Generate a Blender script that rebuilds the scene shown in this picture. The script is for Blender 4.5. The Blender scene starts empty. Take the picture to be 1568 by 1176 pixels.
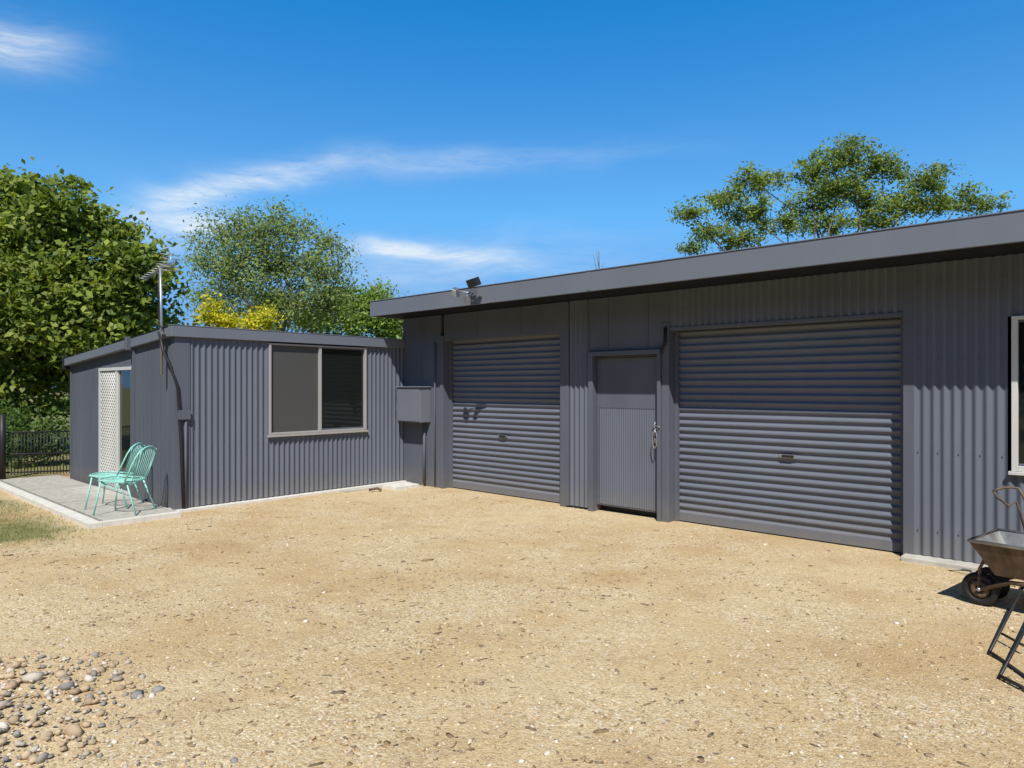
import bpy, math, random
import numpy as np
from mathutils import Vector, Matrix
random.seed(7); rng=np.random.default_rng(11)
S=bpy.context.scene
CU,CV,CH=8.657,7.19,1.6
CA,SA=.738,.6747
F=1045.0
def W(u,v,z): return (u,-v,z)
def cam2uv(X,D): return (CU+CA*X-SA*D, CV-SA*X-CA*D)
def P(px,y,D):
    X=(px-784)/F*D; u,v=cam2uv(X,D)
    return np.array([u,-v,CH-(y-592)/F*D])
def G(px,y):
    D=F*CH/(y-592); return P(px,y,D)

# ---------- materials ----------
def newmat(name):
    m=bpy.data.materials.new(name); m.use_nodes=True
    nt=m.node_tree; b=nt.nodes['Principled BSDF']; return m,nt,b
def N(nt,t,**k):
    n=nt.nodes.new(t)
    for a,v in k.items(): setattr(n,a,v)
    return n
def paint(name,col,rough=.5,metal=0.,var=.12,scale=3.,bump=0.,spec=.3,dirt=None):
    m,nt,b=newmat(name)
    tc=N(nt,'ShaderNodeTexCoord'); no=N(nt,'ShaderNodeTexNoise')
    no.inputs['Scale'].default_value=scale; no.inputs['Detail'].default_value=5; no.inputs['Roughness'].default_value=.65
    mp=N(nt,'ShaderNodeMapping'); mp.inputs['Scale'].default_value=(1,1,.35)
    nt.links.new(tc.outputs['Object'],mp.inputs[0]); nt.links.new(mp.outputs[0],no.inputs['Vector'])
    cr=N(nt,'ShaderNodeValToRGB'); e=cr.color_ramp.elements
    e[0].position=.3; e[1].position=.7
    e[0].color=[c*(1-var) for c in col]+[1]; e[1].color=[min(1,c*(1+var)) for c in col]+[1]
    nt.links.new(no.outputs['Fac'],cr.inputs[0])
    out=cr.outputs[0]
    if dirt:
        ge=N(nt,'ShaderNodeNewGeometry'); sx=N(nt,'ShaderNodeSeparateXYZ'); nt.links.new(ge.outputs['Position'],sx.inputs[0])
        mr=N(nt,'ShaderNodeMapRange'); mr.inputs[1].default_value=.0; mr.inputs[2].default_value=.35; mr.inputs[3].default_value=.5; mr.inputs[4].default_value=0
        nt.links.new(sx.outputs[2],mr.inputs[0])
        n2=N(nt,'ShaderNodeTexNoise'); n2.inputs['Scale'].default_value=9; n2.inputs['Detail'].default_value=4
        nt.links.new(tc.outputs['Object'],n2.inputs['Vector'])
        mu=N(nt,'ShaderNodeMath',operation='MULTIPLY'); nt.links.new(mr.outputs[0],mu.inputs[0]); nt.links.new(n2.outputs['Fac'],mu.inputs[1])
        mx=N(nt,'ShaderNodeMix',data_type='RGBA'); nt.links.new(mu.outputs[0],mx.inputs[0]); nt.links.new(out,mx.inputs[6]); mx.inputs[7].default_value=list(dirt)+[1]
        out=mx.outputs[2]
    nt.links.new(out,b.inputs['Base Color'])
    b.inputs['Roughness'].default_value=rough; b.inputs['Metallic'].default_value=metal
    b.inputs['Specular IOR Level'].default_value=spec
    if bump:
        bp=N(nt,'ShaderNodeBump'); bp.inputs['Strength'].default_value=bump; bp.inputs['Distance'].default_value=.01
        n3=N(nt,'ShaderNodeTexNoise'); n3.inputs['Scale'].default_value=60; n3.inputs['Detail'].default_value=4
        nt.links.new(tc.outputs['Object'],n3.inputs['Vector'])
        nt.links.new(n3.outputs['Fac'],bp.inputs['Height']); nt.links.new(bp.outputs[0],b.inputs['Normal'])
    return m
DUST=(.30,.24,.16)
M_wall=paint('blue_grey_steel',(.146,.163,.203),.6,var=.07,scale=1.5,dirt=DUST,spec=.0)
M_flat=paint('grey_flashing_steel',(.120,.133,.165),.6,var=.10,scale=2,dirt=DUST,spec=.0)
M_fascia=paint('fascia_steel',(.168,.185,.222),.5,var=.06,scale=1.2,spec=.15)
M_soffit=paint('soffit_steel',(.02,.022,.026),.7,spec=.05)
M_door=paint('roller_door_steel',(.148,.165,.205),.42,var=.06,scale=1.5,dirt=DUST,spec=.12)
M_core=paint('shed_core',(.06,.065,.08),.7,spec=.05)
M_white=paint('white_aluminium',(.62,.62,.6),.4,var=.05)
M_frame=paint('window_frame_aluminium',(.38,.37,.36),.5,var=.06)
M_cream=paint('cream_screen',(.55,.55,.52),.5,var=.05)
M_conc=paint('concrete',(.50,.48,.43),.85,var=.18,scale=6,bump=.3)
M_slab=paint('slab_concrete',(.44,.42,.375),.85,var=.22,scale=12,bump=.4)
M_edge=paint('pale_edging',(.68,.66,.61),.8,var=.14,scale=8)
M_dark=paint('dark_rubber',(.02,.02,.022),.6)
M_blk=paint('black_steel',(.025,.025,.028),.45)
M_galv=paint('galvanised_steel',(.42,.43,.45),.4,metal=.7,var=.15,scale=10)
M_teal=paint('teal_paint',(.32,.70,.62),.4,var=.05)
M_rust=paint('rusty_steel',(.12,.085,.06),.6,metal=.2,var=.5,scale=12)
M_tray=paint('barrow_tray',(.33,.33,.32),.45,metal=.5,var=.3,scale=12)
M_bark=paint('bark',(.13,.095,.065),.9,var=.3,scale=8,bump=.6)
M_barkp=paint('pale_bark',(.17,.14,.11),.9,var=.3,scale=8,bump=.6)
def glassmat(name,col,rough=.04,spec=.7):
    m,nt,b=newmat(name); b.inputs['Base Color'].default_value=list(col)+[1]; b.inputs['Roughness'].default_value=rough
    b.inputs['Specular IOR Level'].default_value=spec
    tc=N(nt,'ShaderNodeTexCoord'); no=N(nt,'ShaderNodeTexNoise'); no.inputs['Scale'].default_value=1.3
    nt.links.new(tc.outputs['Object'],no.inputs['Vector'])
    bp=N(nt,'ShaderNodeBump'); bp.inputs['Strength'].default_value=.06; bp.inputs['Distance'].default_value=.02
    nt.links.new(no.outputs['Fac'],bp.inputs['Height']); nt.links.new(bp.outputs[0],b.inputs['Normal'])
    return m
M_glassd=glassmat('dark_glass',(.012,.014,.013))
M_glasss=glassmat('screened_glass',(.085,.085,.082),.35,.4)

# ---------- mesh builder ----------
class MB:
    def __init__(s): s.v=[]; s.f=[]; s.m=[]; s.mats=[]; s.sm=[]
    def mi(s,m):
        if m not in s.mats: s.mats.append(m)
        return s.mats.index(m)
    def add(s,vs,fs,m,smooth=False):
        o=len(s.v); s.v+= [tuple(map(float,q)) for q in vs]; k=s.mi(m)
        for f in fs: s.f.append([o+i for i in f]); s.m.append(k); s.sm.append(smooth)
    def box(s,u0,u1,v0,v1,z0,z1,m):
        u0,u1=sorted((u0,u1)); v0,v1=sorted((v0,v1))
        vs=[W(u,v,z) for z in (z0,z1) for v in (v0,v1) for u in (u0,u1)]
        s.add(vs,[(0,1,3,2),(4,6,7,5),(0,4,5,1),(2,3,7,6),(0,2,6,4),(1,5,7,3)],m)
    def obox(s,c,ax,ay,az,h,m):
        c=np.array(c,float); ax,ay,az=[np.array(a,float)/np.linalg.norm(a) for a in (ax,ay,az)]
        vs=[c+ax*h[0]*i+ay*h[1]*j+az*h[2]*k for k in(-1,1) for j in(-1,1) for i in(-1,1)]
        s.add(vs,[(0,1,3,2),(4,6,7,5),(0,4,5,1),(2,3,7,6),(0,2,6,4),(1,5,7,3)],m)
    def tube(s,pts,r,m,n=6,closed=False):
        pts=[np.array(p,float) for p in pts]; K=len(pts)
        if not hasattr(r,'__len__'): r=[r]*K
        vs=[];fs=[]
        prev=None
        for i,p in enumerate(pts):
            if closed: t=pts[(i+1)%K]-pts[i-1]
            else: t=pts[min(i+1,K-1)]-pts[max(i-1,0)]
            t=t/(np.linalg.norm(t)+1e-9)
            if prev is None:
                a=np.array([0,0,1.]) if abs(t[2])<.9 else np.array([1.,0,0])
                x=np.cross(t,a)
            else: x=prev-t*np.dot(prev,t)
            x/=np.linalg.norm(x)+1e-9; prev=x; y=np.cross(t,x)
            for k in range(n):
                an=2*math.pi*k/n; vs.append(p+r[i]*(math.cos(an)*x+math.sin(an)*y))
        for i in range(K if closed else K-1):
            j=(i+1)%K
            for k in range(n):
                fs.append((i*n+k,i*n+(k+1)%n,j*n+(k+1)%n,j*n+k))
        if not closed: fs.append(tuple(range(n))[::-1]); fs.append(tuple((K-1)*n+k for k in range(n)))
        s.add(vs,fs,m,True)
    def corr(s,axis,a0,a1,plane,z0,z1,m,pitch=.08,amp=.012,seg=10,clip=None):
        n=max(2,int((a1-a0)/pitch*seg)); vs=[];fs=[]
        for i in range(n+1):
            a=a0+(a1-a0)*i/n; q=math.sin(2*math.pi*a/pitch)
            if clip: q=max(-1,min(1,q*clip))
            o=plane+amp*q
            for z in (z0,z1): vs.append(W(a,o,z) if axis=='u' else W(o,a,z))
        for i in range(n): fs.append((2*i,2*i+2,2*i+3,2*i+1))
        s.add(vs,fs,m,True)
    def obj(s,name,parent=None,bevel=0):
        me=bpy.data.meshes.new(name); me.from_pydata(s.v,[],s.f)
        for m in s.mats: me.materials.append(m)
        me.polygons.foreach_set('material_index',s.m); me.polygons.foreach_set('use_smooth',s.sm); me.update()
        o=bpy.data.objects.new(name,me); S.collection.objects.link(o)
        if parent: o.parent=parent
        if bevel:
            b=o.modifiers.new('bevel','BEVEL'); b.width=bevel; b.segments=2; b.limit_method='ANGLE'
        return o
def empty(name):
    e=bpy.data.objects.new(name,None); S.collection.objects.link(e); return e

# ================= BIG SHED =================
shed=empty('metal_shed')
UE=13.0; WT=2.73
D1=(.637,2.962,2.318); D2=(4.60,7.048,2.29)
b=MB()
b.box(-.37,UE,-7,-.30,0,2.62,M_core)
b.obj('shed_body',shed)
b=MB() # piers / flashings (flat)
b.box(-.37,.56,-.30,0,0,WT,M_flat)
b.box(.563,D1[0],-.30,.022,0,2.40,M_flat)
b.box(D1[0]-.0,D1[1],-.30,.0,D1[2],WT,M_flat)
b.box(D1[1]+.002,3.06,-.30,.010,0,WT,M_flat)
b.box(3.062,3.42,-.30,-.02,0,WT,M_core)
b.box(3.42,4.6,-.30,.004,2.05,WT,M_flat)
b.box(3.45,3.52,-.30,.045,0,2.047,M_flat)
b.box(4.455,4.50,-.30,.045,0,2.047,M_flat)
b.box(3.45,4.50,-.05,.047,1.99,2.046,M_flat)
b.box(4.503,4.597,-.30,.016,0,2.36,M_flat)
b.box(D2[0]+.001,D2[1],-.30,-.02,D2[2]+.01,WT,M_core)
b.box(D2[0]+.002,D2[1],-.28,.012,D2[2]-.03,D2[2]+.008,M_flat)
b.box(D2[1]+.001,7.14,-.30,.014,0,WT,M_flat)
b.box(7.142,7.84,-.30,-.02,0,WT,M_core)
b.box(9.43,UE,-.30,-.02,0,WT,M_core)
b.box(7.842,9.428,-.30,-.02,0,.85,M_core); b.box(7.842,9.428,-.30,-.02,2.21,WT,M_core)
for u in (.10,1.38,2.25): b.box(u,u+.018,.0,.007,D1[2]+.02 if u>.5 else .02,WT-.02,M_flat)
for u in (3.42,3.72,4.30): b.box(u,u+.018,.004,.012,2.08,WT-.02,M_flat)
b.box(3.062,3.11,-.01,.014,0.02,WT-.01,M_flat)
b.obj('wall_flashings',shed,.004)
b=MB()
b.corr('u',3.11,3.45,0,.03,2.2,M_wall)
b.corr('u',3.06,3.42,0,2.0,WT,M_wall)
b.corr('u',D2[0],D2[1],0,D2[2]+.01,WT,M_wall)
b.corr('u',7.14,7.845,0,.05,WT,M_wall); b.corr('u',7.845,9.425,0,.05,.85,M_wall); b.corr('u',7.845,9.425,0,2.2,WT,M_wall)
b.corr('u',9.425,UE,0,.05,WT,M_wall)
b.corr('v',-7,0,UE+.0,.05,2.7,M_wall)
b.corr('v',-7,-.01,-.385,.05,2.7,M_wall)
for u in np.arange(7.18,7.84,.16):
    for z in (.30,1.02,1.85,2.55): b.box(u-.005,u+.005,.010,.018,z-.005,z+.005,M_flat)
b.obj('corrugated_wall_sheets',shed)
def roller(u0,u1,zt,hx,hz):
    b=MB(); pv=-.155; pitch=.082; z=.10; n=int((zt-z)/pitch*14); vs=[];fs=[]
    for i in range(n+1):
        zz=z+(zt+.02-z)*i/n; q=math.sin(2*math.pi*zz/pitch); q=max(-.8,min(1,q*1.3))
        o=pv+.0125*q; vs+= [W(u0+.03,o,zz),W(u1-.03,o,zz)]
    for i in range(n): fs.append((2*i,2*i+1,2*i+3,2*i+2))
    b.add(vs,fs,M_door,True)
    b.box(u0+.03,u1-.03,pv-.02,pv+.02,.015,.10,M_door)
    b.box(u0+.03,u1-.03,pv-.018,pv+.012,-.01,.015,M_dark)
    for k in (u0,u1-.05): b.box(k+.002,k+.048,-.29,-.11,0,zt,M_flat)
    b.box(hx-.09,hx+.09,pv+.015,pv+.024,hz-.02,hz+.02,M_galv)
    b.box(hx-.06,hx+.06,pv+.024,pv+.042,hz-.012,hz+.012,M_blk)
    b.obj('roller_door',shed)
roller(*D1,1.78,.87); roller(*D2,5.93,.86)
b=MB()
b.box(3.522,4.453,-.12,-.06,.08,1.985,M_flat)
b.corr('u',3.56,4.42,-.053,.10,1.33,M_wall,pitch=.033,amp=.0035,seg=6)
b.box(3.56,4.42,-.06,-.048,1.33,1.96,M_flat)
b.box(3.53,3.56,-.06,-.045,.085,1.98,M_flat); b.box(4.42,4.45,-.06,-.045,.085,1.98,M_flat)
b.box(3.522,4.453,-.2,-.15,-.01,.08,M_dark)
b.tube([W(4.40,-.03,1.18),W(4.40,.0,1.16),W(4.40,.0,1.02),W(4.40,-.03,1.0)],.008,M_galv)
b.tube([W(4.36,-.035,1.12),W(4.45,.02,1.13),W(4.50,.065,1.12)],.009,M_galv)
b.box(4.37,4.42,-.045,-.02,.92,.98,M_galv)
b.tube([W(4.43,-.02,1.12)]+[W(4.43+.03*math.sin(t),.05,.97+.11*math.cos(t)) for t in np.linspace(0,2*math.pi,9)],.006,M_galv)
b.tube([W(4.56,.03,2.30),W(4.56,.035,2.12),W(4.53,.04,2.06),W(4.52,.05,1.99)],[.02,.02,.014,.01],M_blk)
b.obj('personnel_door',shed)
def window(plane,ax,a0,a1,z0,z1,gl,gr,name,parent,mid=None,FM=None,t=.045):
    b=MB(); FM=FM or M_white
    def bx(x0,x1,p0,p1,za,zb,m):
        if ax=='u': b.box(x0,x1,plane+p0,plane+p1,za,zb,m)
        else: b.box(plane+p0,plane+p1,x0,x1,za,zb,m)
    bx(a0,a0+t,-.06,.03,z0,z1,FM); bx(a1-t,a1,-.06,.03,z0,z1,FM)
    bx(a0+t,a1-t,-.06,.03,z0,z0+t,FM); bx(a0+t,a1-t,-.06,.03,z1-t*.7,z1,FM)
    mid=mid or (a0+a1)/2
    bx(mid-.022,mid+.022,-.05,.018,z0+t,z1-t*.7,FM)
    bx(a0+t,mid-.022,-.045,-.02,z0+t,z1-t*.7,gl); bx(mid+.022,a1-t,-.04,-.015,z0+t,z1-t*.7,gr)
    for za in (z0+t,z1-t*.7-.02): bx(a0+t,mid-.022,-.019,-.002,za,za+.02,M_flat)
    bx(a0-.02,a1+.02,-.01,.05,z0-.03,z0-.002,FM)
    b.obj(name,parent,.003)
window(0,'u',7.873,9.4,.88,2.2,M_glassd,M_glassd,'shed_window',shed)
b=MB()
b.box(7.06,UE,-.25,.16,-.05,.045,M_conc)
b.obj('shed_footing',shed,.01)
EO=.65; UL=-.385
b=MB()
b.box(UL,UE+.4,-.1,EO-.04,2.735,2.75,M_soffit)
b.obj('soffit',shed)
b=MB()
segs=[UL,3.9,8.1,UE+.4]
for i in range(3): b.box(segs[i]+.001,segs[i+1]-.001,EO-.04,EO+.002,2.722,2.955,M_fascia)
b.box(UL,UE+.4,EO-.06,EO+.010,2.957,2.968,M_fascia)
b.box(UL-.015,UL-.002,-7.2,EO+.003,2.72,2.96,M_fascia)
for u in segs[1:3]: b.box(u-.03,u+.03,EO+.002,EO+.006,2.73,2.95,M_fascia)
b.obj('fascia',shed,.005)
b=MB()
b.add([W(UL,EO-.05,2.962),W(UE+.38,EO-.05,2.962),W(UE+.38,-7.2,2.75),W(UL,-7.2,2.75),
       W(UL,EO-.05,2.93),W(UE+.38,EO-.05,2.93),W(UE+.38,-7.2,2.70),W(UL,-7.2,2.70)],[(0,1,2,3),(4,5,6,7),(2,3,7,6),(0,1,5,4)],M_fascia)
b.obj('roof',shed)

sl=empty('security_light')
b=MB()
du,dv,dz=.15,.15,-.03
def Q(u,v,z): return W(u+du,v+dv,z+dz)
b.box(1.78+du,1.88+du,.506+dv,.53+dv,2.86+dz,2.97+dz,M_flat)
b.tube([Q(1.83,.52,2.92),Q(1.83,.60,2.90),Q(1.70,.66,2.93)],.012,M_galv)
b.tube([Q(1.83,.60,2.90),Q(1.95,.64,2.95)],.012,M_galv)
b.obox(Q(1.66,.68,2.92),(1,-.3,-.3),(.2,-1,-.5),(0.3,-.4,1),(.075,.03,.055),M_galv)
b.obox(Q(1.655,.715,2.905),(1,-.3,-.3),(.2,-1,-.5),(0.3,-.4,1),(.062,.008,.044),M_white)
b.obox(Q(1.98,.66,3.02),(1,.2,.2),(-.2,-1,-.4),(-.2,-.4,1),(.075,.035,.055),M_blk)
b.obox(Q(1.83,.63,2.82),(1,0,0),(0,1,.3),(0,-.3,1),(.03,.04,.045),M_galv)
b.tube([Q(1.83,.62,2.90),Q(1.83,.62,2.80)],.02,M_galv)
b.obj('light_heads',sl,.004)

mb=empty('electrical_meter_box')
b=MB(); b.box(-.27,.325,.0025,.215,1.03,1.585,M_fascia); b.box(-.29,.345,.0025,.245,1.585,1.605,M_fascia)
b.box(-.255,.31,.215,.226,1.045,1.575,M_fascia); b.box(-.265,-.245,.226,.236,1.2,1.3,M_galv)
b.obj('cabinet',mb,.006)
b=MB(); b.tube([W(.22,.05,1.03),W(.22,.05,.05)],.022,M_flat,8)
b.tube([W(.46,.035,2.3),W(.46,.035,.03)],.012,M_flat,6)
b.obj('conduit',mb)

# ================= SMALL SHED =================
sm=empty('small_metal_shed')
U0=-.37; V1=3.67; UB=-4.72
def zt(u): return 2.37+(u-U0)*(2.37-2.09)/(U0-UB)
b=MB()
b.add([W(U0-.03,.0,0),W(U0-.03,V1-.03,0),W(UB+.03,V1-.03,0),W(UB+.03,0,0),
       W(U0-.03,0,2.28),W(U0-.03,V1-.03,2.28),W(UB+.03,V1-.03,2.0),W(UB+.03,0,2.0)],
      [(0,1,5,4),(1,2,6,5),(2,3,7,6),(3,0,4,7),(4,5,6,7)],M_core)
b.obj('body',sm)
b=MB(); wv0,wv1,wz0,wz1=.758,2.405,.915,2.215
b.corr('v',.0,wv0,U0,.045,2.25,M_wall); b.corr('v',wv1,3.50,U0,.045,2.25,M_wall)
b.corr('v',wv0,wv1,U0,.045,wz0,M_wall)
for v in np.arange(.1,3.5,.24):
    for z in (.25,.8,2.17):
        if z<.9 or v<wv0 or v>wv1: b.box(U0+.010,U0+.017,v-.004,v+.004,z-.004,z+.004,M_flat)
b.obj('corrugated_front',sm)
b=MB()
b.box(U0-.08,U0+.016,3.49,V1+.016,.03,2.25,M_flat)
def side(u0,u1,z0,m,off=0):
    b.add([W(u0,V1+off,z0),W(u1,V1+off,z0),W(u1,V1+off,zt(u1)-.13),W(u0,V1+off,zt(u0)-.13)],[(0,1,2,3)],m)
side(UB,-3.24,.03,M_flat); side(-1.79,U0-.08,.03,M_flat); side(-3.24,-1.79,1.88,M_flat)
for u in np.arange(UB+.12,U0-.12,.15):
    if u<-3.26 or u>-1.72: b.box(u,u+.010,V1,V1+.004,.04,zt(u)-.14,M_flat)
b.box(-1.79,-1.74,V1,V1+.03,.03,zt(-1.79)-.1,M_flat)
b.box(UB-.02,UB+.05,V1-.1,V1+.02,.03,zt(UB)-.12,M_flat)
b.add([W(UB,0,.03),W(UB,V1,.03),W(UB,V1,2.0),W(UB,0,2.0)],[(0,1,2,3)],M_wall)
b.obj('side_wall_panels',sm)
b=MB()
b.box(U0-.05,U0+.055,-.0+.01,V1+.07,2.235,2.375,M_fascia)
b.box(U0-.06,U0+.060,.01,V1+.075,2.376,2.386,M_fascia)
def sf(ua,ub,v,h=.13,t=.05,dz=0):
    vs=[]
    for vv in (V1+.005,v):
        for u in (ua,ub):
            vs+=[W(u,vv,zt(u)-h+dz),W(u,vv,zt(u)+dz)]
    b.add(vs,[(0,2,3,1),(4,5,7,6),(1,3,7,5),(0,4,6,2),(0,1,5,4),(2,6,7,3)],M_fascia)
sf(-1.78,U0-.055,V1+.06); sf(UB-.08,-1.80,V1+.09,.12,dz=-.012)
b.obj('fascia_trim',sm,.005)
b=MB()
b.box(-1.82,-1.75,V1+.05,V1+.12,zt(-1.8)-.17,zt(-1.8)+.02,M_flat)
b.box(UB-.12,UB-.07,V1+.0,V1+.11,zt(UB)-.2,zt(UB)+.03,M_blk)
b.obj('gutter_caps',sm,.01)
b=MB()
b.add([W(U0+.05,-.0,2.38),W(U0+.05,V1+.07,2.38),W(UB-.07,V1+.07,2.09),W(UB-.07,0,2.09)],[(0,1,2,3)],M_fascia)
b.obj('small_roof',sm)
window(U0,'v',wv0,wv1,wz0,wz1,M_glassd,M_glasss,'front_window',sm,FM=M_frame,t=.032)
b=MB(); t=.045; a0,a1=-3.21,-1.80
p=V1
b.box(a0,a0+t,p-.04,p+.035,.06,1.88,M_white); b.box(a1-t,a1,p-.04,p+.035,.06,1.88,M_flat)
b.box(a0,a1,p-.04,p+.036,1.84,1.885,M_white); b.box(a0,a1,p-.04,p+.03,.05,.09,M_white)
b.box(-2.47,-2.42,p-.03,p+.03,.09,1.84,M_white)
b.box(-2.42,a1-t,p-.02,p-.005,.09,1.84,M_glassd)
b.box(-2.42,-2.39,p-.01,p+.015,.09,1.84,M_cream); b.box(-1.875,a1-t,p-.01,p+.015,.09,1.84,M_blk)
b.box(a0+t,-2.47,p-.02,p+.002,.09,1.84,M_fascia)
x0,x1=a0+t,-2.47; st=.085
k=-1.75
while k<x1-x0:
    for sg in (1,-1):
        s0=max(0,-k); s1=min(1.75,(x1-x0)-k)
        if s1>s0:
            if sg==1: A=W(x0+k+s0,p+.012,.09+s0); B=W(x0+k+s1,p+.012,.09+s1)
            else: A=W(x1-k-s0,p+.014,.09+s0); B=W(x1-k-s1,p+.014,.09+s1)
            b.tube([A,B],.010,M_white,4)
    k+=st
b.obj('sliding_door',sm)
b=MB()
b.box(U0-.2,U0+.09,.0,V1+.05,-.05,.035,M_edge)
b.box(U0+.09,U0+.24,.02,1.3,-.05,.03,M_conc); b.box(U0+.24,U0+.6,.16,.62,-.04,.05,M_edge)
b.tube([W(.05,1.0,.03),W(.12,.9,.05),W(.2,.88,.03)],.02,M_rust,8)
b.obj('footing_strip',sm,.01)
b=MB()
b.tube([W(U0-.2,V1+.12,2.3),W(U0-.12,V1+.10,2.05),W(U0-.03,V1+.06,1.9),W(U0+.03,V1-.02,1.6),W(U0+.035,V1-.06,.9),W(U0+.035,V1-.09,.05)],.02,M_blk,8)
b.tube([W(U0+.03,V1-.12,1.25),W(U0+.03,V1-.12,.05)],.018,M_flat,8)
b.box(U0+.02,U0+.06,V1-.17,V1-.02,1.18,1.30,M_flat)
b.obj('corner_conduit',sm)

an=empty('tv_antenna')
b=MB()
mu,mv=-.55,V1+.10
b.tube([W(mu,mv,1.75),W(mu,mv,2.5),W(mu-.03,mv,3.12)],.018,M_galv,8)
b.box(mu-.04,mu+.04,V1+.04,mv+.02,2.27,2.33,M_galv)
A=P(262,402,8.62); B=P(220,428,9.6)
b.tube([A,B],.010,M_galv)
d=(B-A)/np.linalg.norm(B-A); pr=np.cross(d,[0,0,1]); pr/=np.linalg.norm(pr)
for i in range(9):
    c=A+(B-A)*(.05+.93*i/8); L=.17-.008*i if i>1 else .2
    b.tube([c-pr*L*.6+np.array([0,0,.01]),c+pr*L*.6+np.array([0,0,.01])],.0045,M_galv,5)
for sg in (-1,1):
    for zz in (.05,.1):
        c=A+d*.02; b.tube([c+np.array([0,0,sg*zz])-pr*.12,c+np.array([0,0,sg*zz])+pr*.12],.0045,M_galv,5)
b.tube([A+np.array([0,0,-.11]),A+np.array([0,0,.11])],.006,M_galv,5)
b.tube([W(mu-.03,mv+.02,3.08),W(mu-.02,mv+.03,2.7),W(mu,mv+.03,2.4),W(mu+.1,mv,2.3)],.006,M_blk,5)
b.obj('mast_and_yagi',an)

# ================= PATIO SLAB =================
b=MB()
b.box(-5.3,-.12,V1+.051,4.55,-.05,.05,M_slab)
b.box(-5.3,-.12,4.553,4.60,-.05,.02,M_dark)
b.box(-5.3,-.02,4.603,4.74,-.05,.055,M_edge)
b.box(-.117,-.02,V1+.06,4.60,-.05,.056,M_edge)
for u in (-3.6,-1.9): b.box(u,u+.012,V1+.06,4.54,.05,.051,M_flat)
b.box(-3.3,-1.7,V1+.06,V1+.40,.05,.058,M_conc)
b.obj('concrete_patio',None,.006)

# ================= CHAIRS =================
def chair(name,X,D,rot):
    e=empty(name); b=MB(); u,v=cam2uv(X,D); o=np.array(W(u,v,.052))
    R=np.array([CA,SA,0]); Fw=np.array([-SA,CA,0]); Z=np.array([0,0,1.])
    fx=-R*math.cos(rot)-Fw*math.sin(rot); sd=np.cross(Z,fx); K=.95
    def L(f,s,z): return o+(fx*f+sd*s+Z*z)*K
    ring=[]
    for t in np.linspace(0,2*math.pi,24,endpoint=False):
        c,s=math.cos(t),math.sin(t)
        ring.append(L(.23*math.copysign(abs(c)**.6,c),.235*math.copysign(abs(s)**.6,s),.43+.015*c))
    b.tube(ring,.010,M_teal,6,closed=True)
    for s in np.linspace(-.19,.19,9):
        b.tube([L(-.215,s,.415),L(-.1,s,.405),L(.1,s,.412),L(.215,s,.44)],.0045,M_teal,4)
    hoop=[L(-.16,-.235,.43),L(-.23,-.245,.58),L(-.29,-.235,.72),L(-.325,-.18,.81),L(-.34,-.09,.845),L(-.345,0,.855),
          L(-.34,.09,.845),L(-.325,.18,.81),L(-.29,.235,.72),L(-.23,.245,.58),L(-.16,.235,.43)]
    b.tube(hoop,.010,M_teal,6)
    for s in np.linspace(-.19,.19,9):
        top=.855-.9*s*s*1.3
        b.tube([L(-.215,s*.9,.415),L(-.265,s,.58),L(-.31,s,.72),L(-.343,s*.95,top)],.0045,M_teal,4)
    for sg in (-1,1):
        b.tube([L(.17,sg*.19,.43),L(.235,sg*.235,.0)],.010,M_teal,6)
        b.tube([L(-.15,sg*.19,.43),L(-.30,sg*.235,.0)],.010,M_teal,6)
        b.tube([L(.17,sg*.19,.42),L(.0,sg*.2,.33),L(-.15,sg*.19,.42)],.008,M_teal,6)
    b.obj('wire_frame',e)
chair('metal_chair',-5.18,8.85,.10); chair('metal_chair',-4.80,8.42,.0)

# ================= FENCE =================
fe=empty('metal_fence'); b=MB()
A=P(8,740,11.9); B=P(112,740,12.2); A[2]=0;B[2]=0
A=A+(A-B)*1.2
n=46
for i in range(n+1):
    p=A+(B-A)*i/n; b.tube([p+[0,0,.06],p+[0,0,.8]],.008,M_blk,5)
for z in (.1,.42,.8): b.tube([A+[0,0,z],B+[0,0,z]],.016,M_blk,6)
q=P(4,740,11.8); q[2]=0; b.tube([q,q+[0,0,1.12]],.05,M_blk,8)
b.tube([A,A+[0,0,1.1]],.05,M_blk,8)
b.obj('bars',fe)

# ================= WHEELBARROW =================
wb=empty('wheelbarrow'); b=MB()
R3=np.array([CA,SA,0]); F3=np.array([-SA,CA,0]); Z3=np.array([0,0,1.])
Wc=np.array(W(*cam2uv(3.53,5.08),0.0))
ax=R3*.62-F3*.78; ax/=np.linalg.norm(ax); pp=np.cross(Z3,ax)
def L(a,p,z): return Wc+ax*a+pp*p+Z3*z
for sp in (-.13,.10):
    ring=[L(.095*math.cos(t),sp,.12+.095*math.sin(t)) for t in np.linspace(0,2*math.pi,20,endpoint=False)]
    b.tube(ring,.026,M_dark,8,closed=True)
    hub=[L(.045*math.cos(t),sp,.12+.045*math.sin(t)) for t in np.linspace(0,2*math.pi,12,endpoint=False)]
    b.tube(hub,.024,M_rust,6,closed=True)
b.tube([L(0,-.17,.12),L(0,.15,.12)],.014,M_galv)
def rect(a0,a1,p,z): return [L(a0,-p,z),L(a1,-p,z),L(a1,p,z),L(a0,p,z)]
o1=rect(-.02,.95,.30,.49); o2=rect(.12,.80,.22,.26); i1=rect(-.005,.935,.285,.49); i2=rect(.13,.79,.21,.27)
vs=o1+o2+i1+i2
fs=[(i,(i+1)%4,4+(i+1)%4,4+i) for i in range(4)]+[(4,5,6,7)]
b.add(vs,fs,M_rust)
fs=[(8+i,8+(i+1)%4,12+(i+1)%4,12+i) for i in range(4)]+[(12,13,14,15)]
b.add(vs,fs,M_tray)
b.tube(rect(-.02,.95,.30,.495),.013,M_tray,6,closed=True)
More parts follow.
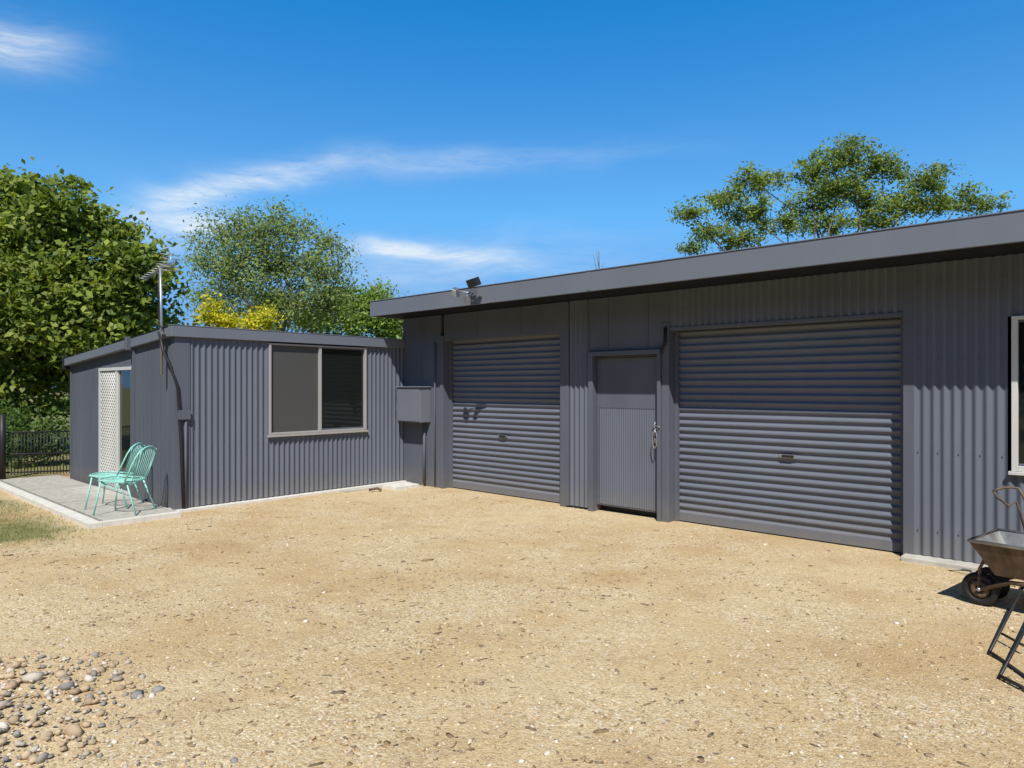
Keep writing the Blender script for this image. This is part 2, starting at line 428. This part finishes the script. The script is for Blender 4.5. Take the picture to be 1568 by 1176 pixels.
for sg in (-1,1):
    b.tube([L(0,sg*.15,.12),L(.2,sg*.19,.22),L(.8,sg*.25,.27),L(1.5,sg*.30,.58)],.016,M_rust,8)
    b.tube([L(.62,sg*.24,.25),L(.70,sg*.26,.02),L(.86,sg*.26,.02),L(.9,sg*.25,.28)],.014,M_rust,8)
    b.tube([L(0,sg*.15,.12),L(-.0,sg*.14,.27),L(.06,sg*.2,.38)],.012,M_rust,6)
b.tube([L(.72,-.26,.1),L(.72,.26,.1)],.012,M_rust,6)
b.obj('tray_and_wheels',wb)

ht=empty('hand_trolley'); b=MB()
T=P
b.tube([T(1521,752,5.35),T(1530,748,5.35),T(1548,746,5.33),T(1560,748,5.3),T(1568,762,5.25),T(1600,840,5.2),G(1610,900)],.010,M_rust,8)
b.tube([T(1521,752,5.35),T(1527,762,5.35),T(1545,775,5.3),T(1556,768,5.3),T(1562,785,5.28),T(1580,850,5.25),G(1585,905)],.009,M_rust,8)
b.tube([T(1566,760,5.3),T(1640,755,5.1)],.010,M_rust,8)
b.tube([G(1640,900),T(1640,755,5.1)],.010,M_rust,8)
b.tube([G(1570,905),G(1660,900)],.010,M_rust,8)
b.obj('handle_frame',ht)

sf_=empty('low_dark_bars'); b=MB()  # thin black bars set low over the ground near the right edge
def gz(px,y,z):
    q=G(px,y); return q+np.array([0,0,z])
a=gz(1515,1003,.02)
b.tube([gz(1600,905,.3),gz(1580,925,.25),a],.009,M_blk); 
b.tube([a,gz(1532,1012,.012),gz(1585,1050,.012)],.010,M_blk)
b.tube([gz(1530,1040,.02),gz(1575,1063,.02)],.010,M_blk)
b.tube([gz(1530,1040,.012),gz(1620,935,.3)],.009,M_blk)
b.tube([gz(1534,985,.06),gz(1570,1005,.06)],.008,M_blk)
b.obj('thin_bars',sf_)

# ================= GROUND =================
def ground_mat():
    m,nt,b=newmat('gravel_ground')
    tc=N(nt,'ShaderNodeTexCoord'); co=tc.outputs['Object']
    def noise(s,d=6,r=.6):
        n=N(nt,'ShaderNodeTexNoise'); n.inputs['Scale'].default_value=s; n.inputs['Detail'].default_value=d; n.inputs['Roughness'].default_value=r
        nt.links.new(co,n.inputs['Vector']); return n.outputs['Fac']
    def ramp(src,stops):
        c=N(nt,'ShaderNodeValToRGB'); e=c.color_ramp.elements
        while len(e)<len(stops): e.new(.5)
        for k,(p_,cl) in zip(e,stops): k.position=p_; k.color=list(cl)+[1] if len(cl)==3 else cl
        nt.links.new(src,c.inputs[0]); return c.outputs[0]
    def mix(f,a,b_,mode='MIX'):
        x=N(nt,'ShaderNodeMix',data_type='RGBA',blend_type=mode)
        if isinstance(f,(int,float)): x.inputs[0].default_value=f
        else: nt.links.new(f,x.inputs[0])
        for s_,i in ((a,6),(b_,7)):
            if isinstance(s_,tuple): x.inputs[i].default_value=list(s_)+[1]
            else: nt.links.new(s_,x.inputs[i])
        return x.outputs[2]
    big=ramp(noise(.42,5),[(.36,(.53,.385,.205)),(.5,(.60,.455,.255)),(.62,(.68,.55,.345))])
    fine=ramp(noise(42,7,.78),[(.34,(.46,.38,.28)),(.48,(.94,.92,.88)),(.72,(1.0,1.0,1.0))])
    c1=mix(.9,big,fine,'MULTIPLY')
    vo=N(nt,'ShaderNodeTexVoronoi'); vo.inputs['Scale'].default_value=75; nt.links.new(co,vo.inputs['Vector'])
    sx=N(nt,'ShaderNodeSeparateColor'); nt.links.new(vo.outputs['Color'],sx.inputs[0])
    st=ramp(sx.outputs[0],[(.0,(.42,.31,.19)),(.3,(.56,.425,.245)),(.6,(.64,.51,.31)),(1,(.82,.75,.60))])
    msk=ramp(noise(1.1,5),[(.40,(.1,.1,.1)),(.60,(.75,.75,.75))])
    c2=mix(msk,c1,st)
    br=ramp(noise(1.6,10,.78),[(.51,(0,0,0)),(.68,(.50,.50,.50))])
    c3=mix(br,c2,(.38,.25,.13))
    br2=ramp(noise(17,6,.8),[(.57,(0,0,0)),(.69,(.45,.45,.45))])
    c3=mix(br2,c3,(.34,.225,.12))
    ge=N(nt,'ShaderNodeSeparateXYZ'); nt.links.new(co,ge.inputs[0])
    nz=noise(1.1,5)
    def math_(op,a,b_):
        q=N(nt,'ShaderNodeMath',operation=op)
        for s_,i in ((a,0),(b_,1)):
            if isinstance(s_,(int,float)): q.inputs[i].default_value=s_
            else: nt.links.new(s_,q.inputs[i])
        return q.outputs[0]
    lx=math_('SUBTRACT',.5,ge.outputs[0]); ly=math_('SUBTRACT',-4.85,ge.outputs[1])
    l1=math_('MINIMUM',lx,ly)
    l2=math_('SUBTRACT',-5.6,ge.outputs[0])
    l3=math_('SUBTRACT',ge.outputs[1],9.0)
    l4=math_('SUBTRACT',ge.outputs[0],15.0)  # unseen lawn to the right, added to cut light bounced onto the walls
    l5=math_('SUBTRACT',-9.5,ge.outputs[1])  # unseen lawn behind the viewpoint, added for the same weaker bounce
    l=math_('MAXIMUM',math_('MAXIMUM',l1,l2),math_('MAXIMUM',l3,math_('MAXIMUM',l4,l5)))
    l=math_('ADD',l,math_('MULTIPLY',math_('SUBTRACT',nz,.5),1.8))
    lr=ramp(l,[(.0,(0,0,0)),(.45,(.8,.8,.8))])
    gr=ramp(noise(6,8,.7),[(.35,(.08,.11,.03)),(.55,(.14,.165,.05)),(.75,(.28,.24,.11))])
    c4=mix(lr,c3,gr)
    nt.links.new(c4,b.inputs['Base Color']); b.inputs['Roughness'].default_value=.95; b.inputs['Specular IOR Level'].default_value=.1
    bp=N(nt,'ShaderNodeBump'); bp.inputs['Strength'].default_value=.8; bp.inputs['Distance'].default_value=.013
    h=math_('ADD',noise(45,5,.7),math_('MULTIPLY',math_('SUBTRACT',1,vo.outputs['Distance']),.5))
    h=math_('ADD',h,math_('MULTIPLY',noise(5,4),2.5))
    nt.links.new(h,bp.inputs['Height']); nt.links.new(bp.outputs[0],b.inputs['Normal'])
    return m
b=MB(); 
b.add([(-900,-900,0),(900,-900,0),(900,900,0),(-900,900,0)],[(0,1,2,3)],ground_mat())
b.obj('ground')

def attrmat(name,rough=.9,trans=0.,spec=.3):
    m,nt,b=newmat(name); a=N(nt,'ShaderNodeAttribute'); a.attribute_name='Col'
    nt.links.new(a.outputs['Color'],b.inputs['Base Color']); b.inputs['Roughness'].default_value=rough; b.inputs['Specular IOR Level'].default_value=spec
    if trans:
        t=N(nt,'ShaderNodeBsdfTranslucent'); mx=N(nt,'ShaderNodeMixShader'); mx.inputs[0].default_value=trans
        hs=N(nt,'ShaderNodeHueSaturation'); hs.inputs['Value'].default_value=1.5; hs.inputs['Saturation'].default_value=1.1
        nt.links.new(a.outputs['Color'],hs.inputs['Color']); nt.links.new(hs.outputs[0],t.inputs['Color'])
        nt.links.new(b.outputs[0],mx.inputs[1]); nt.links.new(t.outputs[0],mx.inputs[2]); nt.links.new(mx.outputs[0],nt.nodes['Material Output'].inputs[0])
    return m
def npmesh(name,V,Fc,col,mat,parent=None,smooth=False):
    k=Fc.shape[1]; me=bpy.data.meshes.new(name)
    me.vertices.add(len(V)); me.vertices.foreach_set('co',V.astype(np.float32).ravel())
    me.loops.add(Fc.size); me.loops.foreach_set('vertex_index',Fc.astype(np.int32).ravel())
    me.polygons.add(len(Fc)); me.polygons.foreach_set('loop_start',np.arange(0,Fc.size,k,dtype=np.int32))
    me.polygons.foreach_set('loop_total',np.full(len(Fc),k,dtype=np.int32))
    if smooth: me.polygons.foreach_set('use_smooth',np.ones(len(Fc),dtype=bool))
    me.update(calc_edges=True)
    a=me.color_attributes.new('Col','FLOAT_COLOR','POINT')
    a.data.foreach_set('color',np.concatenate([col,np.ones((len(col),1))],1).astype(np.float32).ravel())
    me.materials.append(mat)
    o=bpy.data.objects.new(name,me); S.collection.objects.link(o)
    if parent: o.parent=parent
    return o
ico_v=[];phi=(1+5**.5)/2
for a_ in (-1,1):
    for b_ in (-phi,phi): ico_v+= [(0,a_,b_),(a_,b_,0),(b_,0,a_)]
ico_v=np.array(ico_v,float); ico_v/=np.linalg.norm(ico_v[0])
import bmesh
bm=bmesh.new(); [bm.verts.new(v) for v in ico_v]; bmesh.ops.convex_hull(bm,input=bm.verts[:]); bm.verts.index_update()
ico_f=np.array([[v.index for v in f.verts] for f in bm.faces]); bm.free()
def stones(name,XD,size,flat,palette,z0,mat,parent=None,lng=(.6,1.3),sg=.45):
    n=len(XD)
    u=CU+CA*XD[:,0]-SA*XD[:,1]; v=CV-SA*XD[:,0]-CA*XD[:,1]
    sc=size*np.exp(rng.normal(0,sg,n)); sh=rng.uniform(.6,1.3,(n,3)); sh[:,0]=rng.uniform(*lng,n); sh[:,2]=rng.uniform(*flat,n)
    th=rng.uniform(0,6.283,n)
    base=ico_v[None]*(1+rng.normal(0,.13,(n,12,1)))*sh[:,None,:]*sc[:,None,None]
    x=base[...,0]*np.cos(th)[:,None]-base[...,1]*np.sin(th)[:,None]; y=base[...,0]*np.sin(th)[:,None]+base[...,1]*np.cos(th)[:,None]
    tilt=rng.normal(0,.2,n)[:,None]; z=base[...,2]+x*tilt
    V=np.stack([x+u[:,None],y-v[:,None],z+(z0 if not hasattr(z0,'__len__') else z0[:,None])+sc[:,None]*.1],-1).reshape(-1,3)
    Fc=(ico_f[None]+12*np.arange(n)[:,None,None]).reshape(-1,3)
    pal=np.array(palette)[rng.integers(0,len(palette),n)]*rng.uniform(.75,1.12,(n,1))
    col=np.repeat(pal,12,0)
    return npmesh(name,V,Fc,np.clip(col,0,.9),mat,parent,False)
M_st=attrmat('stone',.9,spec=.15)
def yard(n,d0,d1,pw=1.):
    out=[]
    while len(out)<n:
        D=d0+(d1-d0)*rng.random()**pw; X=rng.uniform(-.85,.85)*D
        u,v=cam2uv(X,D)
        if v>.2 and u>-.0 : out.append((X,D))
    return np.array(out)
tan=[(.58,.44,.26),(.64,.51,.32),(.52,.385,.22),(.66,.56,.40),(.60,.46,.27),(.46,.34,.22),(.74,.68,.57),(.38,.28,.18)]
stones('gravel',yard(32000,2.2,9,1.3),.0044,(.35,.7),tan,0,M_st)
stones('gravel_chips',yard(1000,2.3,10,1.2),.0068,(.2,.4),[(.40,.31,.21),(.34,.26,.18),(.74,.68,.58),(.66,.58,.46),(.5,.38,.25),(.56,.43,.26)],0,M_st,lng=(.6,2.0))
cl=[]
for k in range(120):
    c=yard(1,2.6,10)[0]; m=rng.integers(10,60)
    cl.append(c+rng.normal(0,.12+.035*c[1],(m,2)))
cl=np.concatenate(cl); uu=CU+CA*cl[:,0]-SA*cl[:,1]; vv=CV-SA*cl[:,0]-CA*cl[:,1]; cl=cl[(vv>.2)&(uu>0)]
stones('leaf_litter',cl,.0055,(.06,.15),[(.36,.24,.13),(.30,.21,.13),(.44,.31,.17),(.26,.2,.14),(.52,.40,.24)],.001,M_st,lng=(.8,3.6))
pts=[];zz=[]
while len(pts)<2000:
    X,D=rng.uniform(-3.8,-.9),rng.uniform(2.3,4.5)
    r=((X+2.75)/1.05)**2+((D-2.95)/1.25)**2
    r2=((X+1.9)/1.0)**2+((D-2.7)/.45)**2
    pr_=max((1-r)**.8 if r<1 else 0,.34*(1-r2) if r2<1 else 0)
    if rng.random()<pr_: pts.append((X,D)); zz.append(.022*max(0,1-r))
stones('pebbles',np.array(pts),.0125,(.45,.75),[(.46,.40,.32),(.56,.50,.42),(.36,.33,.29),(.52,.40,.27),(.66,.60,.52),(.29,.28,.27),(.48,.36,.24),(.54,.43,.29)],np.array(zz),M_st)

# ================= FOLIAGE =================
def leafmesh(name,C,size,asp,col,mat,parent,nbw=.5,down=0.):
    n=len(C)
    nr=rng.normal(0,1,(n,3)); nr/=np.linalg.norm(nr,axis=1)[:,None]
    bias=np.array([.25,-.45,.8])
    nr=nr*(1-nbw)+bias*nbw; nr/=np.linalg.norm(nr,axis=1)[:,None]+1e-9
    t=rng.normal(0,1,(n,3)); t[:,2]-=down; t-=nr*np.sum(t*nr,1)[:,None]; t/=np.linalg.norm(t,axis=1)[:,None]+1e-9
    s=np.cross(nr,t); L=size*rng.uniform(.6,1.3,n)[:,None]; Wd=L*asp
    V=np.stack([C-t*L*.5, C+s*Wd*.5-t*L*.05+nr*L*.06, C+t*L*.5, C-s*Wd*.5-t*L*.05+nr*L*.06],1).reshape(-1,3)
    Fc=np.arange(4*n).reshape(n,4)
    return npmesh(name,V,Fc,np.repeat(col,4,0),mat,parent)
M_leaf=attrmat('leaves',.55,.3,.3)
def tree(name,base,blobs,nclump,nleaf,crad,size,asp,c0,c1,bark,trunk_r,fork_z,twig=.5,down=0,shell=.45,wig=.15,limb=.45):
    e=empty(name); tb=MB(); base=np.array(base,float)
    fork=base+np.array([0,0,fork_z])
    tb.tube([base-[0,0,.1],base*.5+fork*.5+rng.normal(0,.06,3),fork],[trunk_r*1.25,trunk_r,trunk_r*.85],bark,10)
    vol=np.array([b_[3]*b_[4]*b_[5] for b_ in blobs])**.67; vol/=vol.sum()
    CC=[];COL=[]
    c0=np.array(c0);c1=np.array(c1)
    for bl,w in zip(blobs,vol):
        c=np.array(bl[:3]); r=np.array(bl[3:6]); lr=trunk_r*limb
        mid=fork*.55+c*.45+rng.normal(0,wig*2,3)
        tb.tube([fork-[0,0,.1],mid,c-np.array([0,0,r[2]*.3])],[lr,lr*.6,lr*.2],bark,7)
        k=max(3,int(nclump*w))
        d=rng.normal(0,1,(k,3)); d/=np.linalg.norm(d,axis=1)[:,None]
        rad=rng.random(k)**shell; rad*=1+rng.normal(0,.10,k)
        cc=c+d*rad[:,None]*r
        for q in cc:
            if rng.random()<twig:
                s0=c-np.array([0,0,r[2]*.3])
                tb.tube([s0+(q-s0)*.1,s0+(q-s0)*.6+rng.normal(0,wig*.5,3),q],[lr*.2,lr*.13,lr*.05],bark,4)
        br=rng.random(k)
        for q,f in zip(cc,br):
            m=max(4,int(nleaf*rng.uniform(.5,1.5))); cr=crad*rng.uniform(.6,1.4)
            pts=q+rng.normal(0,1,(m,3))*cr*np.array([1,1,.7])
            g=np.clip(f*.7+rng.random((m,1))*.45,0,1)
            CC.append(pts); COL.append((c0*(1-g)+c1*g)*rng.uniform(.8,1.2,(m,1)))
    tb.obj('trunk_and_limbs',e)
    C=np.concatenate(CC); col=np.concatenate(COL)
    leafmesh('foliage',C,size,asp,col,M_leaf,e,down=down)
    return e
def blob(px,y,D,rp,rz=None,rd=None):
    q=P(px,y,D); r=rp/F*D; return (q[0],q[1],q[2],r,r if rd is None else rd,(rz or rp)/F*D)
D=16.5
tb_=P(30,700,D); tb_[2]=0
tree('broadleaf_tree',tb_,[blob(-10,345,D,95,80),blob(60,350,16,85),blob(150,395,D,70),blob(205,430,D-.5,60),blob(30,440,15.5,95),
 blob(120,470,15.5,95),blob(205,500,D,62),blob(-60,480,D,110),blob(80,560,D,85),blob(170,560,D+.5,55),blob(-40,600,D,80),blob(232,405,D,30),blob(45,310,D,42,35),blob(130,345,D,35),blob(190,360,D,24)],
 950,50,.20,.17,.62,(.05,.095,.016),(.28,.34,.055),M_bark,.22,1.5,.25,down=.5)
D=24
tb_=P(425,700,D); tb_[2]=0
bl=[blob(420,400,D,75,60),blob(350,410,D,55,50),blob(490,415,D,48,45),blob(400,355,D,45,35),blob(450,350,D,35,35),blob(340,360,D,38,28),
    blob(365,340,D,22,18),blob(500,370,D,28,24),blob(312,405,D,25,22),blob(420,460,D,95,45),blob(500,460,D,55,45),blob(340,460,D,50,40),blob(525,392,D,14,14),blob(430,325,D,18,15),blob(300,365,D,14,10)]
tree('wispy_tree',tb_,bl,600,44,.26,.14,.38,(.10,.15,.04),(.30,.37,.10),M_barkp,.12,2.5,.8,down=.2,shell=.65,wig=.3,limb=.35)
D=28
tb_=P(560,700,D); tb_[2]=0
tree('rounded_tree',tb_,[blob(580,475,D,42,35),blob(535,480,D,45,40),blob(600,500,D,30,35),blob(480,490,D,40,30)],240,50,.28,.17,.5,(.10,.17,.03),(.27,.38,.07),M_bark,.16,1.5,.3)
D=20
tb_=P(360,700,D); tb_[2]=0
tree('golden_tree',tb_,[blob(325,484,D,18,16),blob(345,495,D,22,14),blob(408,485,D,20,13),blob(392,500,D,22,12),blob(322,464,D,9,9)],80,40,.15,.12,.5,(.24,.28,.02),(.70,.62,.03),M_bark,.08,1.8,.4)
D=26
tb_=P(1290,700,D); tb_[2]=0
bl=[blob(1062,325,D,30,17),blob(1110,300,D,36,22),blob(1165,278,D,42,26),blob(1150,325,D,44,24),blob(1085,355,D,34,18),blob(1060,380,D,24,10),
    blob(1250,258,D,36,28),blob(1300,240,D,46,28),blob(1350,258,D,40,24),blob(1285,288,D,54,28),blob(1240,312,D,40,26),blob(1330,308,D,46,24),
    blob(1415,278,D,44,24),blob(1390,312,D,40,22),blob(1440,312,D,44,18),blob(1500,316,D,38,14),blob(1478,295,D,20,12),blob(1205,342,D,42,20),blob(1275,345,D,44,16),blob(1130,368,D,40,16),blob(1350,338,D,44,14)]
tree('spreading_tree',tb_,bl,640,50,.17,.14,.45,(.08,.12,.022),(.28,.35,.06),M_barkp,.24,4.2,.6,down=.1,shell=.6,wig=.25,limb=.3)
bt=empty('bare_tree'); b=MB(); q=P(918,700,20); q[2]=0
b.tube([q,P(918,460,20),P(917,385,20)],[.06,.03,.008],M_bark,5); b.tube([P(917,430,20),P(908,388,20)],[.014,.005],M_bark,4); b.tube([P(917,425,20),P(925,402,20)],[.014,.005],M_bark,4)
b.tube([P(917,410,20),P(913,384,20)],[.01,.004],M_bark,4)
b.obj('branches',bt)
def mass(name,centres,nclump,nleaf,crad,size,c0,c1):
    CC=[];COL=[];c0=np.array(c0);c1=np.array(c1)
    for c in centres:
        c=np.array(c,float)
        for _ in range(nclump):
            d=rng.normal(0,1,3); d/=np.linalg.norm(d); q=c[:3]+d*rng.random()**.4*c[3:6]
            if q[2]<.1: q[2]=.1+rng.random()*.5
            m=int(nleaf*rng.uniform(.5,1.5)); pts=q+rng.normal(0,1,(m,3))*crad; g=np.clip(rng.random()*.7+rng.random((m,1))*.4,0,1)
            CC.append(pts); COL.append(c0*(1-g)+c1*g)
    C=np.concatenate(CC); C[:,2]=np.maximum(C[:,2],.03)
    leafmesh(name,C,size,.55,np.concatenate(COL),M_leaf,None)
cs=[]
for px in range(-500,760,75):
    D=46+rng.uniform(-3,4); q=P(px,592,D); h=rng.uniform(4.5,6.8) if px<450 else rng.uniform(3,4.6)
    cs.append((q[0],q[1],h*.5,2.6,2.6,h*.55))
mass('distant_trees',cs,60,22,.5,.40,(.09,.16,.035),(.26,.36,.08))
cs=[]
for px,y,r,D in ((20,680,45,13.6),(75,675,35,14),(-60,670,60,14),(-10,640,40,15)):
    q=P(px,y,D); rr=r/F*D; cs.append((q[0],q[1],q[2],rr,rr,rr))
mass('garden_shrub',cs,50,30,.13,.09,(.03,.06,.012),(.12,.20,.04))
# unseen tree ring behind the viewpoint, added to block sky light on the walls
cs=[]
for k in range(17):
    an_=math.radians(-172+k*11); R_=15.5+rng.uniform(-1,1)
    h=rng.uniform(8,10.5)
    cs.append((6+R_*math.cos(an_),-CV+R_*math.sin(an_)-1.0,h*.5,2.1,2.1,h*.5))
mass('sky_blocking_trees',cs,130,26,.55,.55,(.03,.06,.015),(.09,.13,.03))
n=11000; X=rng.uniform(-8.5,-3.6,n); D=rng.uniform(5.6,9.5,n)
u=CU+CA*X-SA*D; v=CV-SA*X-CA*D; k=(v>4.85+rng.normal(0,.15,n))&(u<.25+rng.normal(0,.35,n))
u=u[k];v=v[k]; n=len(u); a=rng.uniform(0,6.28,n); h=rng.uniform(.015,.045,n); w=.004
B0=np.stack([u,-v,np.zeros(n)],1); dx=np.stack([np.cos(a),np.sin(a),0*a],1)*w; tip=np.stack([rng.normal(0,.015,n),rng.normal(0,.015,n),h],1)
V=np.stack([B0-dx,B0+dx,B0+tip],1).reshape(-1,3); Fc=np.arange(3*n).reshape(n,3)
g=rng.random((n,1)); col=np.array((.13,.20,.03))*(1-g)+np.array((.36,.34,.12))*g
npmesh('grass',V,Fc,np.repeat(col,3,0),M_leaf)

# ================= WORLD =================
wd=bpy.data.worlds.new('World'); S.world=wd; wd.use_nodes=True; nt=wd.node_tree
bg=nt.nodes['Background']; sky=N(nt,'ShaderNodeTexSky'); sky.sky_type='NISHITA'; sky.sun_disc=False
ld=Vector((-.59,.70,-1.22)).normalized()
sky.sun_elevation=math.asin(-ld.z); sky.sun_rotation=math.atan2(.59,-.70)
sky.air_density=1.0; sky.dust_density=.1; sky.ozone_density=3.5; sky.altitude=800
bg.inputs[1].default_value=.12
tc=N(nt,'ShaderNodeTexCoord'); dirv=tc.outputs['Generated']
def M_(op,a,b_=None):
    q=N(nt,'ShaderNodeMath',operation=op)
    for s_,i in ((a,0),(b_,1)):
        if s_ is None: continue
        if isinstance(s_,(int,float)): q.inputs[i].default_value=s_
        else: nt.links.new(s_,q.inputs[i])
    return q.outputs[0]
def VM(op,a,b_):
    q=N(nt,'ShaderNodeVectorMath',operation=op)
    for s_,i in ((a,0),(b_,1)):
        if isinstance(s_,(tuple,list,Vector)): q.inputs[i].default_value=tuple(s_)
        else: nt.links.new(s_,q.inputs[i])
    return q
clampd=VM('MINIMUM',sky.outputs[0],(1.6,3.2,5.6)).outputs[0]
sep=N(nt,'ShaderNodeSeparateXYZ'); nt.links.new(dirv,sep.inputs[0])
el=N(nt,'ShaderNodeValToRGB'); nt.links.new(sep.outputs[2],el.inputs[0])
ee=el.color_ramp.elements; ee[0].position=0; ee[0].color=(1.0,1.05,1.1,1); ee[1].position=1; ee[1].color=(.15,.30,.40,1)
e2=ee.new(.22); e2.color=(.72,1.22,1.42,1); e2=ee.new(.50); e2.color=(.14,1.22,1.78,1); e2=ee.new(.60); e2.color=(.12,.45,.65,1)
skyc=VM('MULTIPLY',clampd,el.outputs[0]).outputs[0]
wn=N(nt,'ShaderNodeTexNoise'); wn.inputs['Scale'].default_value=5; wn.inputs['Detail'].default_value=4; nt.links.new(dirv,wn.inputs['Vector'])
wv=VM('SUBTRACT',wn.outputs['Color'],(.5,.5,.5)); ws=N(nt,'ShaderNodeVectorMath',operation='SCALE'); nt.links.new(wv.outputs[0],ws.inputs[0]); ws.inputs['Scale'].default_value=.06
wdir=VM('ADD',dirv,ws.outputs[0]).outputs[0]
def pdir(px,y):
    a=(px-784)/F; z=(592-y)/F
    return Vector((-SA+a*CA,CA+a*SA,z)).normalized()
tot=None
for (x0,y0,x1,y1,wp,am) in [(190,318,480,252,16,.75),(430,258,900,236,18,.28),(200,345,350,345,28,.8),(530,374,700,386,13,.85),(670,388,820,414,12,.3),
      (-60,70,100,78,26,.65),(420,425,960,400,45,.25)]:
    a_=pdir(x0,y0); b_=pdir(x1,y1); c=(a_+b_)*.5; t=(b_-a_); hl=t.length*.55; t.normalize(); nn=c.cross(t).normalized()
    df=VM('SUBTRACT',wdir,c).outputs[0]
    da=VM('DOT_PRODUCT',df,t/hl).outputs['Value']; db=VM('DOT_PRODUCT',df,nn*(F/wp)).outputs['Value']
    rr=M_('ADD',M_('MULTIPLY',da,da),M_('MULTIPLY',db,db))
    e_=M_('MULTIPLY',M_('EXPONENT',M_('MULTIPLY',rr,-1.)),am)
    tot=e_ if tot is None else M_('ADD',tot,e_)
front=M_('GREATER_THAN',VM('DOT_PRODUCT',dirv,Vector((-SA,CA,0))).outputs['Value'],0.)
tot=M_('MULTIPLY',tot,front)
mp=N(nt,'ShaderNodeMapping'); mp.inputs['Scale'].default_value=(3,3,18); mp.inputs['Rotation'].default_value=(.12,.1,0); nt.links.new(wdir,mp.inputs[0])
sn=N(nt,'ShaderNodeTexNoise'); sn.inputs['Scale'].default_value=2.2; sn.inputs['Detail'].default_value=8; sn.inputs['Roughness'].default_value=.68; nt.links.new(mp.outputs[0],sn.inputs['Vector'])
mr=N(nt,'ShaderNodeMapRange'); mr.inputs[1].default_value=.34; mr.inputs[2].default_value=.66; mr.inputs[3].default_value=.15; mr.inputs[4].default_value=1.2; nt.links.new(sn.outputs['Fac'],mr.inputs[0])
fac=M_('MINIMUM',M_('MULTIPLY',tot,mr.outputs[0]),.85)
mx=N(nt,'ShaderNodeMix',data_type='RGBA'); nt.links.new(fac,mx.inputs[0]); nt.links.new(skyc,mx.inputs[6]); mx.inputs[7].default_value=(7.0,7.6,8.0,1)
nt.links.new(mx.outputs[2],bg.inputs[0])
wd.cycles.sampling_method='MANUAL'; wd.cycles.sample_map_resolution=256

sun=bpy.data.lights.new('sun','SUN'); sun.energy=5.0; sun.angle=math.radians(.5); sun.color=(1,.955,.88)
so=bpy.data.objects.new('sun',sun); S.collection.objects.link(so); so.rotation_euler=ld.to_track_quat('-Z','Y').to_euler()

cam=bpy.data.cameras.new('camera'); cam.lens=24; cam.sensor_width=36; cam.clip_end=3000; cam.clip_start=.05; cam.shift_y=4/1568
co=bpy.data.objects.new('camera',cam); S.collection.objects.link(co); co.location=(CU,-CV,CH)
co.rotation_euler=(math.pi/2,0,math.asin(SA)); S.camera=co
S.view_settings.view_transform='Standard'; S.view_settings.look='None'; S.view_settings.exposure=0
